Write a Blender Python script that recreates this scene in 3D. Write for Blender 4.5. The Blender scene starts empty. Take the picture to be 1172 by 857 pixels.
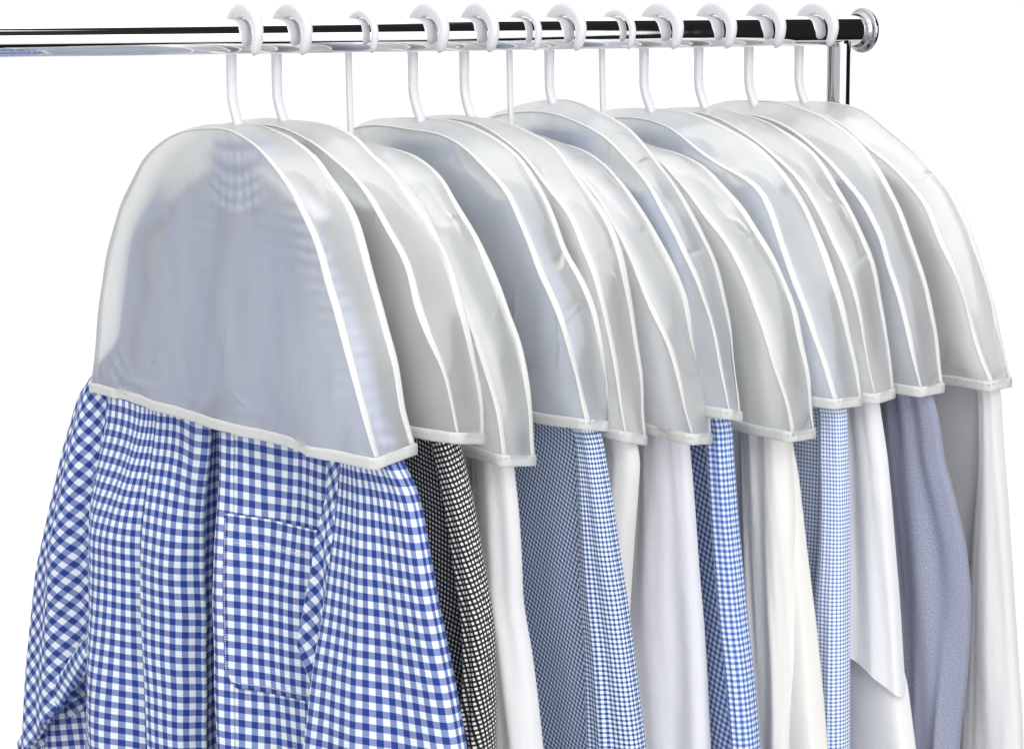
import bpy, math, random
import numpy as np
from mathutils import Vector, noise

random.seed(4)
sc = bpy.context.scene

# ------------------------------------------------------------------ camera
EYE = 1.70
F_PX, PITCH = 3065.0, math.atan(433.5 / 3065.0)
cam_d = bpy.data.cameras.new('camera')
cam = bpy.data.objects.new('camera', cam_d)
sc.collection.objects.link(cam)
cam.location = (0, 0, EYE)
cam.rotation_euler = (math.pi / 2 - PITCH, 0, 0)
cam_d.sensor_width = 36.0
cam_d.lens = F_PX / 1172.0 * 36.0
cam_d.clip_start, cam_d.clip_end = 0.05, 200
sc.camera = cam

# ------------------------------------------------------------------ studio world (white sweep; dark bands and overhead glow added for reflections and fill)
world = bpy.data.worlds.new('World')
sc.world = world
world.use_nodes = True
nt = world.node_tree
nt.nodes.clear()
def N(tree, kind, **kw):
    n = tree.nodes.new(kind)
    for k, v in kw.items():
        setattr(n, k, v)
    return n
def math_node(tree, op, a, b=None, clamp=False):
    n = tree.nodes.new('ShaderNodeMath'); n.operation = op; n.use_clamp = clamp
    for i, v in enumerate((a, b)):
        if v is None: continue
        if isinstance(v, (int, float)): n.inputs[i].default_value = v
        else: tree.links.new(v, n.inputs[i])
    return n.outputs[0]
def rng(tree, v, a, b, lo=0.0, hi=1.0):
    n = tree.nodes.new('ShaderNodeMapRange'); n.interpolation_type = 'SMOOTHSTEP'
    tree.links.new(v, n.inputs[0])
    n.inputs[1].default_value = a; n.inputs[2].default_value = b
    n.inputs[3].default_value = lo; n.inputs[4].default_value = hi
    return n.outputs[0]
def band(tree, v, a, b, soft):
    return math_node(tree, 'MULTIPLY', rng(tree, v, a - soft, a + soft), rng(tree, v, b - soft, b + soft, 1, 0))
tc = N(nt, 'ShaderNodeTexCoord'); sep = N(nt, 'ShaderNodeSeparateXYZ')
nt.links.new(tc.outputs['Generated'], sep.inputs[0])
az = math_node(nt, 'MULTIPLY', math_node(nt, 'ARCTAN2', sep.outputs[0], sep.outputs[1]), 57.29578)
el = math_node(nt, 'MULTIPLY', math_node(nt, 'ARCSINE', sep.outputs[2]), 57.29578)
dark_band_right = math_node(nt, 'MULTIPLY', band(nt, az, 44, 105.5, 0.6), band(nt, el, -31, 56, 1.0))
strip_up = math_node(nt, 'MULTIPLY', band(nt, az, 80, 135, 1.0), band(nt, el, 19, 44, 1.0))
strip_low = math_node(nt, 'MULTIPLY', band(nt, az, 70, 135, 1.0), band(nt, el, -50, -28, 1.0))
dark_band_left = math_node(nt, 'MULTIPLY', band(nt, az, -97, -60, 1.0), band(nt, el, -20, 24, 1.0))
dark = math_node(nt, 'MAXIMUM', math_node(nt, 'MAXIMUM', math_node(nt, 'MAXIMUM', dark_band_right, strip_up), strip_low, True), dark_band_left)
lev = rng(nt, sep.outputs[2], -0.75, -0.25, 0.62, 1.0)
left = rng(nt, math_node(nt, 'MULTIPLY', az, -1.0), 45, 85, 1.0, 1.02)
box = math_node(nt, 'MULTIPLY', band(nt, az, 112, 172, 8.0), band(nt, el, -8, 62, 8.0))
overhead = rng(nt, sep.outputs[2], 0.50, 0.98, 0.0, 0.65)
lit = math_node(nt, 'ADD', math_node(nt, 'ADD', math_node(nt, 'MULTIPLY', lev, left), overhead), math_node(nt, 'MULTIPLY', box, 1.6))
strength = math_node(nt, 'MULTIPLY', lit, math_node(nt, 'SUBTRACT', 1.0, math_node(nt, 'MULTIPLY', dark, 0.985)))
bg = N(nt, 'ShaderNodeBackground'); wo = N(nt, 'ShaderNodeOutputWorld')
bg.inputs[0].default_value = (1.0, 1.0, 1.0, 1)
nt.links.new(math_node(nt, 'MULTIPLY', strength, 1.04), bg.inputs[1])
nt.links.new(bg.outputs[0], wo.inputs[0])

# ------------------------------------------------------------------ key softbox, high at the camera's right
ld = bpy.data.lights.new('softbox', 'AREA'); ld.shape = 'RECTANGLE'; ld.size = 1.4; ld.size_y = 1.0
ld.energy = 15; ld.color = (1.0, 0.985, 0.965)
lo = bpy.data.objects.new('softbox', ld); sc.collection.objects.link(lo)
lo.location = (1.1, -0.3, 3.3)
lo.rotation_euler = (Vector((0.05, 2.75, 1.25)) - Vector(lo.location)).to_track_quat('-Z', 'Y').to_euler()

sc.view_settings.view_transform = 'Standard'
sc.view_settings.look = 'None'
sc.view_settings.exposure = 0.06
sc.view_settings.gamma = 1.0
sc.cycles.max_bounces = 8
sc.cycles.diffuse_bounces = 3
sc.cycles.glossy_bounces = 4
sc.cycles.transmission_bounces = 6
sc.cycles.transparent_max_bounces = 24

# ------------------------------------------------------------------ rail frame: R runs along the rail, W across it towards the near right
AL = math.radians(54.34)
R = np.array([math.sin(AL), math.cos(AL), 0.0])
W = np.array([math.cos(AL), -math.sin(AL), 0.0])
Z = np.array([0, 0, 1.0])
O = np.array([-0.272, 2.725, EYE - 0.0414])
HANG = [0.0014, 0.0568, 0.142, 0.225, 0.2904, 0.3504, 0.4058, 0.4786, 0.5408, 0.62, 0.695, 0.7748]
YAW = [math.radians(v) for v in (-1.5, 2.4, 0, 1.5, -1, 2, 1, 3.4, 4, 1.2, -.6, 2.6)]
def frame(i):
    y = YAW[i]
    return (O + HANG[i] * R, W * math.cos(y) + R * math.sin(y), R * math.cos(y) - W * math.sin(y))
def sm(x):
    t = min(1.0, max(0.0, x)); return t * t * (3 - 2 * t)
def nz(x, y, z=0.0):
    return noise.noise(Vector((x, y, z)))

# ------------------------------------------------------------------ metric outlines (across, height) of each cover's two seams, and sleeve sections
COVER_SEAMS = [
 ([(-0.304,-0.392),(-0.29,-0.34),(-0.265,-0.243),(-0.221,-0.172),(-0.169,-0.125),(-0.11,-0.101),(-0.036,-0.092),(0.01,-0.092),(0.075,-0.113),(0.111,-0.132),(0.147,-0.162),(0.178,-0.195),(0.206,-0.24),(0.247,-0.295),(0.308,-0.388)],
  [(-0.304,-0.392),(-0.29,-0.339),(-0.265,-0.241),(-0.221,-0.169),(-0.169,-0.121),(-0.11,-0.097),(-0.036,-0.087),(0.023,-0.092),(0.074,-0.103),(0.109,-0.117),(0.144,-0.138),(0.177,-0.162),(0.198,-0.187),(0.214,-0.229),(0.234,-0.268),(0.253,-0.312),(0.264,-0.345),(0.279,-0.384)]),
 ([(-0.304,-0.392),(-0.29,-0.339),(-0.265,-0.24),(-0.221,-0.168),(-0.169,-0.12),(-0.11,-0.096),(-0.036,-0.087),(0.01,-0.087),(0.05,-0.1),(0.086,-0.111),(0.125,-0.127),(0.148,-0.139),(0.168,-0.157),(0.186,-0.178),(0.221,-0.204),(0.232,-0.224),(0.245,-0.251),(0.277,-0.287),(0.307,-0.32),(0.325,-0.369)],
  [(-0.304,-0.392),(-0.29,-0.337),(-0.265,-0.233),(-0.221,-0.158),(-0.169,-0.107),(-0.11,-0.082),(-0.036,-0.072),(0.01,-0.072),(0.087,-0.099),(0.118,-0.117),(0.163,-0.142),(0.208,-0.176),(0.243,-0.217),(0.253,-0.241),(0.267,-0.266),(0.28,-0.31),(0.287,-0.349),(0.288,-0.381)]),
 ([(-0.304,-0.392),(-0.29,-0.337),(-0.265,-0.233),(-0.221,-0.158),(-0.169,-0.108),(-0.11,-0.082),(-0.036,-0.072),(0.01,-0.072),(0.07,-0.094),(0.11,-0.115),(0.143,-0.147),(0.171,-0.182),(0.193,-0.231),(0.23,-0.271),(0.264,-0.316),(0.288,-0.35),(0.303,-0.401)],
  [(-0.304,-0.392),(-0.29,-0.344),(-0.265,-0.254),(-0.221,-0.188),(-0.169,-0.144),(-0.11,-0.122),(-0.036,-0.114),(0.001,-0.114),(0.043,-0.117),(0.086,-0.126),(0.126,-0.149),(0.162,-0.183),(0.207,-0.228),(0.24,-0.28),(0.257,-0.321),(0.268,-0.359),(0.271,-0.411)]),
 ([(-0.304,-0.392),(-0.29,-0.34),(-0.265,-0.243),(-0.221,-0.172),(-0.169,-0.125),(-0.11,-0.102),(-0.07,-0.096),(0.002,-0.099),(0.051,-0.102),(0.086,-0.11),(0.122,-0.131),(0.16,-0.15),(0.178,-0.173),(0.222,-0.231),(0.246,-0.258),(0.27,-0.289),(0.29,-0.327),(0.313,-0.373)],
  [(-0.304,-0.392),(-0.29,-0.338),(-0.265,-0.238),(-0.221,-0.164),(-0.169,-0.115),(-0.11,-0.09),(-0.036,-0.081),(0.01,-0.081),(0.048,-0.093),(0.087,-0.103),(0.13,-0.121),(0.167,-0.151),(0.193,-0.182),(0.207,-0.213),(0.225,-0.23),(0.25,-0.257),(0.265,-0.294),(0.273,-0.333),(0.277,-0.385)]),
 ([(-0.304,-0.392),(-0.29,-0.339),(-0.265,-0.239),(-0.221,-0.166),(-0.169,-0.118),(-0.11,-0.093),(-0.036,-0.084),(0.01,-0.084),(0.07,-0.105),(0.11,-0.122),(0.156,-0.155),(0.193,-0.178),(0.217,-0.208),(0.234,-0.232),(0.265,-0.271),(0.284,-0.321),(0.311,-0.39)],
  [(-0.304,-0.392),(-0.29,-0.339),(-0.265,-0.239),(-0.221,-0.167),(-0.169,-0.119),(-0.11,-0.094),(-0.036,-0.085),(0.01,-0.085),(0.056,-0.1),(0.096,-0.108),(0.124,-0.121),(0.171,-0.158),(0.203,-0.179),(0.232,-0.218),(0.241,-0.268),(0.256,-0.317),(0.26,-0.363),(0.264,-0.406)]),
 ([(-0.304,-0.392),(-0.29,-0.341),(-0.265,-0.247),(-0.221,-0.177),(-0.169,-0.132),(-0.11,-0.108),(-0.036,-0.1),(0.01,-0.1),(0.07,-0.119),(0.109,-0.138),(0.146,-0.164),(0.176,-0.189),(0.215,-0.237),(0.245,-0.278),(0.282,-0.318),(0.32,-0.399)],
  [(-0.304,-0.392),(-0.29,-0.344),(-0.265,-0.254),(-0.221,-0.188),(-0.169,-0.144),(-0.11,-0.122),(-0.036,-0.113),(0.018,-0.116),(0.07,-0.121),(0.116,-0.138),(0.161,-0.171),(0.196,-0.202),(0.223,-0.237),(0.243,-0.261),(0.26,-0.329),(0.279,-0.371),(0.281,-0.409)]),
 ([(-0.304,-0.392),(-0.29,-0.339),(-0.265,-0.24),(-0.221,-0.168),(-0.169,-0.12),(-0.11,-0.096),(-0.036,-0.086),(0.015,-0.088),(0.079,-0.102),(0.125,-0.124),(0.17,-0.157),(0.2,-0.188),(0.243,-0.235),(0.264,-0.262),(0.288,-0.305),(0.319,-0.378)],
  [(-0.304,-0.392),(-0.29,-0.337),(-0.265,-0.233),(-0.221,-0.158),(-0.169,-0.107),(-0.11,-0.082),(-0.024,-0.071),(0.032,-0.083),(0.086,-0.1),(0.124,-0.125),(0.174,-0.166),(0.209,-0.206),(0.233,-0.238),(0.25,-0.294),(0.258,-0.355),(0.269,-0.393)]),
 ([(-0.304,-0.392),(-0.29,-0.343),(-0.265,-0.25),(-0.221,-0.183),(-0.169,-0.138),(-0.11,-0.116),(-0.036,-0.107),(0.01,-0.107),(0.07,-0.126),(0.11,-0.145),(0.14,-0.171),(0.189,-0.209),(0.22,-0.237),(0.256,-0.288),(0.292,-0.353),(0.31,-0.378),(0.316,-0.41)],
  [(-0.304,-0.392),(-0.29,-0.344),(-0.265,-0.256),(-0.221,-0.191),(-0.169,-0.149),(-0.11,-0.127),(-0.036,-0.118),(0.029,-0.125),(0.077,-0.13),(0.124,-0.145),(0.167,-0.172),(0.205,-0.206),(0.24,-0.25),(0.264,-0.295),(0.282,-0.356),(0.288,-0.416)]),
 ([(-0.304,-0.392),(-0.29,-0.341),(-0.265,-0.245),(-0.221,-0.174),(-0.169,-0.128),(-0.11,-0.104),(-0.036,-0.095),(-0.012,-0.095),(0.043,-0.105),(0.101,-0.139),(0.162,-0.156),(0.19,-0.176),(0.208,-0.209),(0.23,-0.251),(0.269,-0.308),(0.309,-0.382)],
  [(-0.304,-0.392),(-0.29,-0.338),(-0.265,-0.237),(-0.221,-0.163),(-0.169,-0.114),(-0.11,-0.089),(-0.036,-0.08),(0.01,-0.08),(0.038,-0.088),(0.081,-0.102),(0.135,-0.122),(0.18,-0.151),(0.215,-0.191),(0.251,-0.249),(0.274,-0.32),(0.287,-0.359),(0.29,-0.387)]),
 ([(-0.304,-0.392),(-0.29,-0.34),(-0.265,-0.241),(-0.221,-0.17),(-0.169,-0.122),(-0.11,-0.098),(-0.036,-0.089),(0.01,-0.089),(0.07,-0.109),(0.099,-0.122),(0.14,-0.145),(0.18,-0.17),(0.212,-0.212),(0.236,-0.244),(0.256,-0.264),(0.278,-0.31),(0.304,-0.383)],
  [(-0.304,-0.392),(-0.29,-0.339),(-0.265,-0.239),(-0.221,-0.167),(-0.169,-0.119),(-0.11,-0.094),(-0.036,-0.085),(0.028,-0.091),(0.093,-0.109),(0.141,-0.129),(0.191,-0.174),(0.221,-0.214),(0.244,-0.256),(0.261,-0.328),(0.273,-0.386)]),
 ([(-0.304,-0.392),(-0.29,-0.34),(-0.265,-0.244),(-0.221,-0.173),(-0.169,-0.127),(-0.11,-0.103),(-0.036,-0.094),(0.023,-0.098),(0.063,-0.106),(0.101,-0.124),(0.167,-0.164),(0.221,-0.215),(0.241,-0.254),(0.27,-0.302),(0.307,-0.381)],
  [(-0.304,-0.392),(-0.29,-0.337),(-0.265,-0.235),(-0.221,-0.16),(-0.169,-0.111),(-0.11,-0.085),(-0.036,-0.076),(0.01,-0.076),(0.044,-0.086),(0.098,-0.1),(0.152,-0.128),(0.193,-0.169),(0.219,-0.21),(0.247,-0.259),(0.267,-0.319),(0.278,-0.385)]),
 ([(-0.304,-0.392),(-0.29,-0.34),(-0.265,-0.242),(-0.221,-0.171),(-0.169,-0.123),(-0.11,-0.099),(-0.036,-0.09),(0.01,-0.09),(0.072,-0.11),(0.112,-0.134),(0.169,-0.167),(0.198,-0.191),(0.217,-0.225),(0.248,-0.262),(0.286,-0.333),(0.314,-0.382)],
  [(-0.304,-0.392),(-0.29,-0.338),(-0.265,-0.238),(-0.221,-0.165),(-0.169,-0.116),(-0.11,-0.091),(-0.02,-0.082),(0.051,-0.088),(0.098,-0.111),(0.148,-0.137),(0.19,-0.17),(0.219,-0.202),(0.249,-0.263),(0.271,-0.322),(0.29,-0.386)]),]
SLEEVE_ROWS = [
 [(-0.39,-0.004,0.2576,0.0479,0.013,0.1055),(-0.42,-0.004,0.2616,0.0553,0.0133,0.1166),(-0.46,-0.004,0.2656,0.0623,0.0141,0.1476),(-0.5,-0.004,0.2671,0.0682,0.0151,0.1907),(-0.55,-0.004,0.2697,0.0757,0.0166,0.2512),(-0.6,-0.004,0.2702,0.0849,0.0179,0.3062),(-0.65,-0.004,0.2723,0.0919,0.0188,0.3422),(-0.7,-0.004,0.2743,0.1007,0.019,0.3491),(-0.76,-0.004,0.2765,0.1116,0.019,0.3491)],
 [(-0.39,-0.004,0.2696,0.012,0.013,0.1055),(-0.42,-0.004,0.2822,0.012,0.0133,0.1166),(-0.46,-0.004,0.2944,0.012,0.0141,0.1476),(-0.5,-0.004,0.3048,0.012,0.0151,0.1907),(-0.55,-0.004,0.3179,0.012,0.0166,0.2512),(-0.6,-0.004,0.32,0.012,0.0179,0.3062),(-0.65,-0.004,0.3159,0.0152,0.0188,0.3422),(-0.7,-0.004,0.309,0.0189,0.019,0.3491),(-0.76,-0.004,0.3008,0.0232,0.019,0.3491)],
 [(-0.39,-0.004,0.2387,0.0234,0.013,0.1055),(-0.42,-0.004,0.242,0.0258,0.0133,0.1166),(-0.46,-0.004,0.2463,0.0282,0.0141,0.1476),(-0.5,-0.004,0.2489,0.0286,0.0151,0.1907),(-0.55,-0.004,0.2535,0.0254,0.0166,0.2512),(-0.6,-0.004,0.2653,0.0273,0.0179,0.3062),(-0.65,-0.004,0.2733,0.0286,0.0188,0.3422),(-0.7,-0.004,0.2795,0.0299,0.019,0.3491),(-0.76,-0.004,0.287,0.0317,0.019,0.3491)],
 [(-0.39,-0.004,0.2786,0.012,0.013,0.1055),(-0.42,-0.004,0.2842,0.0142,0.0133,0.1166),(-0.46,-0.004,0.2899,0.0181,0.0141,0.1476),(-0.5,-0.004,0.295,0.0207,0.0151,0.1907),(-0.55,-0.004,0.3028,0.0245,0.0166,0.2512),(-0.6,-0.004,0.3122,0.0252,0.0179,0.3062),(-0.65,-0.004,0.3182,0.0279,0.0188,0.3422),(-0.7,-0.004,0.3243,0.0309,0.019,0.3491),(-0.76,-0.004,0.3316,0.0347,0.019,0.3491)],
 [(-0.39,-0.004,0.2577,0.0307,0.013,0.1055),(-0.42,-0.004,0.2561,0.0284,0.0133,0.1166),(-0.46,-0.004,0.2539,0.0249,0.0141,0.1476),(-0.5,-0.004,0.2512,0.0216,0.0151,0.1907),(-0.55,-0.004,0.2466,0.0198,0.0166,0.2512),(-0.6,-0.004,0.2418,0.0198,0.0179,0.3062),(-0.65,-0.004,0.2372,0.0212,0.0188,0.3422),(-0.7,-0.004,0.2359,0.0219,0.019,0.3491),(-0.76,-0.004,0.2343,0.0228,0.019,0.3491)],
 [(-0.39,-0.004,0.2369,0.0319,0.013,0.1753),(-0.42,-0.004,0.2377,0.0343,0.0133,0.1864),(-0.46,-0.004,0.2387,0.0369,0.0141,0.2174),(-0.5,-0.004,0.2386,0.0396,0.0151,0.2605),(-0.55,-0.004,0.2379,0.0431,0.0166,0.321),(-0.6,-0.004,0.2381,0.0475,0.0179,0.376),(-0.65,-0.004,0.2404,0.0492,0.0188,0.412),(-0.7,-0.004,0.2421,0.051,0.019,0.4189),(-0.76,-0.004,0.2439,0.0533,0.019,0.4189)],
 [(-0.39,-0.004,0.267,0.012,0.013,0.1055),(-0.42,-0.004,0.2699,0.012,0.0133,0.1166),(-0.46,-0.004,0.2737,0.012,0.0141,0.1476),(-0.5,-0.004,0.2781,0.012,0.0151,0.1907),(-0.55,-0.004,0.2857,0.012,0.0166,0.2512),(-0.6,-0.004,0.2933,0.012,0.0179,0.3062),(-0.65,-0.004,0.3032,0.012,0.0188,0.3422),(-0.7,-0.004,0.3109,0.012,0.019,0.3491),(-0.76,-0.004,0.3189,0.012,0.019,0.3491)],
 [(-0.39,-0.004,0.2433,0.0302,0.013,0.1055),(-0.42,-0.004,0.2447,0.0308,0.0133,0.1166),(-0.46,-0.004,0.2465,0.031,0.0141,0.1476),(-0.5,-0.004,0.2484,0.0311,0.0151,0.1907),(-0.55,-0.004,0.2522,0.0303,0.0166,0.2512),(-0.6,-0.004,0.2567,0.0295,0.0179,0.3062),(-0.65,-0.004,0.261,0.029,0.0188,0.3422),(-0.7,-0.004,0.2639,0.0281,0.019,0.3491),(-0.76,-0.004,0.266,0.0259,0.019,0.3491)],
 [(-0.39,-0.004,0.2793,0.014,0.013,0.1055),(-0.42,-0.004,0.2802,0.0143,0.0133,0.1166),(-0.46,-0.004,0.2812,0.0145,0.0141,0.1476),(-0.5,-0.004,0.282,0.0146,0.0151,0.1907),(-0.55,-0.004,0.2818,0.0158,0.0166,0.2512),(-0.6,-0.004,0.2794,0.0185,0.0179,0.3062),(-0.65,-0.004,0.2796,0.019,0.0188,0.3422),(-0.7,-0.004,0.2798,0.0198,0.019,0.3491),(-0.76,-0.004,0.2802,0.0207,0.019,0.3491)],
 [(-0.39,-0.004,0.2437,0.0267,0.013,0.1055),(-0.42,-0.004,0.2477,0.0289,0.0133,0.1166),(-0.46,-0.004,0.2528,0.0312,0.0141,0.1476),(-0.5,-0.004,0.2564,0.0318,0.0151,0.1907),(-0.55,-0.004,0.261,0.0326,0.0166,0.2512),(-0.6,-0.004,0.2658,0.034,0.0179,0.3062),(-0.65,-0.004,0.2696,0.0354,0.0188,0.3422),(-0.7,-0.004,0.2733,0.0372,0.019,0.3491),(-0.76,-0.004,0.2761,0.0382,0.019,0.3491)],
 [(-0.39,-0.004,0.2544,0.037,0.013,0.1753),(-0.42,-0.004,0.2591,0.0385,0.0133,0.1864),(-0.46,-0.004,0.2645,0.0392,0.0141,0.2174),(-0.5,-0.004,0.2754,0.0441,0.0151,0.2605),(-0.55,-0.004,0.2871,0.0482,0.0166,0.321),(-0.6,-0.004,0.2946,0.0485,0.0179,0.376),(-0.65,-0.004,0.298,0.0453,0.0188,0.412),(-0.7,-0.004,0.2994,0.0413,0.019,0.4189),(-0.76,-0.004,0.2985,0.0354,0.019,0.4189)],
 [(-0.39,-0.004,0.2859,0.012,0.013,0.1055),(-0.42,-0.004,0.2876,0.012,0.0133,0.1166),(-0.46,-0.004,0.2899,0.013,0.0141,0.1476),(-0.5,-0.004,0.2912,0.0163,0.0151,0.1907),(-0.55,-0.004,0.2922,0.0204,0.0166,0.2512),(-0.6,-0.004,0.2936,0.0241,0.0179,0.3062),(-0.65,-0.004,0.295,0.0276,0.0188,0.3422),(-0.7,-0.004,0.2967,0.0311,0.019,0.3491),(-0.76,-0.004,0.299,0.0356,0.019,0.3491)],]

# ------------------------------------------------------------------ mesh helpers
def empty(name, loc, label, cat, group=None):
    o = bpy.data.objects.new(name, None); sc.collection.objects.link(o)
    o.empty_display_size = 0.05
    o.location = tuple(loc); o['label'] = label; o['category'] = cat
    if group: o['group'] = group
    return o
def mesh_obj(name, verts, faces, mat, parent=None, uvs=None, smooth=True):
    org = np.array(parent_loc(parent)) if parent else np.zeros(3)
    me = bpy.data.meshes.new(name)
    me.from_pydata([tuple(np.asarray(v) - org) for v in verts], [], faces)
    me.materials.append(mat)
    if uvs is not None:
        ul = me.uv_layers.new(name='UVMap')
        idx = np.empty(len(me.loops), dtype=np.int32)
        me.loops.foreach_get('vertex_index', idx)
        ul.data.foreach_set('uv', np.asarray(uvs, dtype=np.float32)[idx].ravel())
    if smooth:
        me.polygons.foreach_set('use_smooth', [True] * len(me.polygons))
    me.update()
    o = bpy.data.objects.new(name, me); sc.collection.objects.link(o)
    if parent: o.parent = parent
    return o
def parent_loc(p):
    v = np.zeros(3)
    while p is not None:
        v = v + np.array(p.location); p = p.parent
    return v
def grid(name, P, mat, parent=None, UV=None, closed=False, caps=False):
    """P[rows][cols] of 3-D points -> one mesh"""
    P = np.asarray(P, float); nr, nc = P.shape[:2]
    V = P.reshape(-1, 3); Fc = []
    cc = nc if closed else nc - 1
    for r in range(nr - 1):
        for c in range(cc):
            d = (c + 1) % nc
            Fc.append((r * nc + c, r * nc + d, (r + 1) * nc + d, (r + 1) * nc + c))
    if caps and closed:
        Fc.append(tuple(range(nc))[::-1]); Fc.append(tuple((nr - 1) * nc + c for c in range(nc)))
    uv = None if UV is None else np.asarray(UV, float).reshape(-1, 2)
    return mesh_obj(name, V, Fc, mat, parent, uv)
def sweep(name, path, sides, ups, wid, thk, mat, parent, closed=False, expo=3.0, n=10):
    """ribbon / bar: superelliptic section wid (along sides) x thk (along ups) carried along path"""
    path = np.asarray(path, float)
    rows = []
    for k in range(len(path)):
        s = np.asarray(sides[k]); u = np.asarray(ups[k])
        w_ = wid[k] if hasattr(wid, '__len__') else wid
        t_ = thk[k] if hasattr(thk, '__len__') else thk
        ring = []
        for j in range(n):
            a = 2 * math.pi * (j + .5) / n; c, s_ = math.cos(a), math.sin(a)
            e = 2.0 / expo
            ring.append(path[k] + s * (math.copysign(abs(c) ** e, c) * w_ / 2) + u * (math.copysign(abs(s_) ** e, s_) * t_ / 2))
        rows.append(ring)
    if closed: rows.append(rows[0])
    return grid(name, rows, mat, parent, closed=True, caps=not closed)
def catmull(pts, n):
    """resample a polyline smoothly to n points, even in arc length"""
    p = np.asarray(pts, float)
    q = np.vstack([2 * p[0] - p[1], p, 2 * p[-1] - p[-2]])
    out = []
    for i in range(1, len(q) - 2):
        for t in np.linspace(0, 1, 16, endpoint=False):
            a, b, c, d = q[i - 1], q[i], q[i + 1], q[i + 2]
            out.append(.5 * ((2 * b) + (-a + c) * t + (2 * a - 5 * b + 4 * c - d) * t * t + (-a + 3 * b - 3 * c + d) * t ** 3))
    out.append(p[-1]); out = np.array(out)
    s = np.concatenate([[0], np.cumsum(np.linalg.norm(np.diff(out, axis=0), axis=1))])
    t = np.linspace(0, s[-1], n)
    return np.stack([np.interp(t, s, out[:, k]) for k in range(out.shape[1])], 1)
def catmull_at(pts, ts):
    p = np.asarray(pts, float)
    q = np.vstack([2 * p[0] - p[1], p, 2 * p[-1] - p[-2]]); out = []
    for x in ts:
        i = int(min(len(p) - 2, math.floor(x))); t = x - i
        a, b, c, d = q[i], q[i + 1], q[i + 2], q[i + 3]
        out.append(.5 * ((2 * b) + (-a + c) * t + (2 * a - 5 * b + 4 * c - d) * t * t + (-a + 3 * b - 3 * c + d) * t ** 3))
    return np.array(out)
def even_params(pts, n):
    ts = np.linspace(0, len(pts) - 1, 1200); c = catmull_at(pts, ts)
    s = np.concatenate([[0], np.cumsum(np.linalg.norm(np.diff(c, axis=0), axis=1))])
    return np.interp(np.linspace(0, s[-1], n), s, ts)
def unit(v):
    v = np.asarray(v, float); return v / (np.linalg.norm(v) + 1e-12)

# ------------------------------------------------------------------ materials
def new_mat(name):
    m = bpy.data.materials.new(name); m.use_nodes = True
    m.node_tree.nodes.clear()
    return m, m.node_tree
def out_mat(t, sh):
    o = N(t, 'ShaderNodeOutputMaterial'); t.links.new(sh, o.inputs[0])
def bump(t, h, strength, dist):
    b = N(t, 'ShaderNodeBump'); b.inputs['Strength'].default_value = strength; b.inputs['Distance'].default_value = dist
    t.links.new(h, b.inputs['Height']); return b.outputs[0]
def noise_fac(t, vec, scale, detail=3, rough=.5):
    n = N(t, 'ShaderNodeTexNoise'); n.inputs['Scale'].default_value = scale
    n.inputs['Detail'].default_value = detail; n.inputs['Roughness'].default_value = rough
    t.links.new(vec, n.inputs['Vector']); return n.outputs[0]
def scaled(t, vec, s):
    m = N(t, 'ShaderNodeMapping'); m.inputs['Scale'].default_value = s
    t.links.new(vec, m.inputs['Vector']); return m.outputs[0]
def cloth_shader(t, color_sock, color, nrm, translucent=.12):
    d = N(t, 'ShaderNodeBsdfPrincipled')
    d.inputs['Roughness'].default_value = .85
    d.inputs['Specular IOR Level'].default_value = .18
    d.inputs['Sheen Weight'].default_value = .08
    tr = N(t, 'ShaderNodeBsdfTranslucent')
    for s in (d.inputs['Base Color'], tr.inputs['Color']):
        if color_sock is not None: t.links.new(color_sock, s)
        else: s.default_value = (*color, 1)
    t.links.new(nrm, d.inputs['Normal'])
    mx = N(t, 'ShaderNodeMixShader'); mx.inputs[0].default_value = translucent
    t.links.new(d.outputs[0], mx.inputs[1]); t.links.new(tr.outputs[0], mx.inputs[2])
    return mx.outputs[0]
def plain_cloth(name, col, translucent=.14):
    m, t = new_mat(name)
    tc = N(t, 'ShaderNodeTexCoord')
    w1 = noise_fac(t, scaled(t, tc.outputs['UV'], (1800, 300, 1)), 1.0, 1)
    w2 = noise_fac(t, scaled(t, tc.outputs['UV'], (300, 1800, 1)), 1.0, 1)
    wr = noise_fac(t, scaled(t, tc.outputs['UV'], (22, 9, 1)), 1.0, 6, .6)
    h = math_node(t, 'ADD', math_node(t, 'MULTIPLY', math_node(t, 'ADD', w1, w2), .08), wr)
    tone = rng(t, noise_fac(t, scaled(t, tc.outputs['UV'], (6, 3, 1)), 1.0, 2), .3, .7, 0, 1)
    mc = N(t, 'ShaderNodeMix', data_type='RGBA')
    mc.inputs[6].default_value = (*col, 1); mc.inputs[7].default_value = (col[0] * .97, col[1] * .975, col[2] * .99, 1)
    t.links.new(tone, mc.inputs[0])
    out_mat(t, cloth_shader(t, mc.outputs[2], col, bump(t, h, .5, .006), translucent))
    return m
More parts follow.
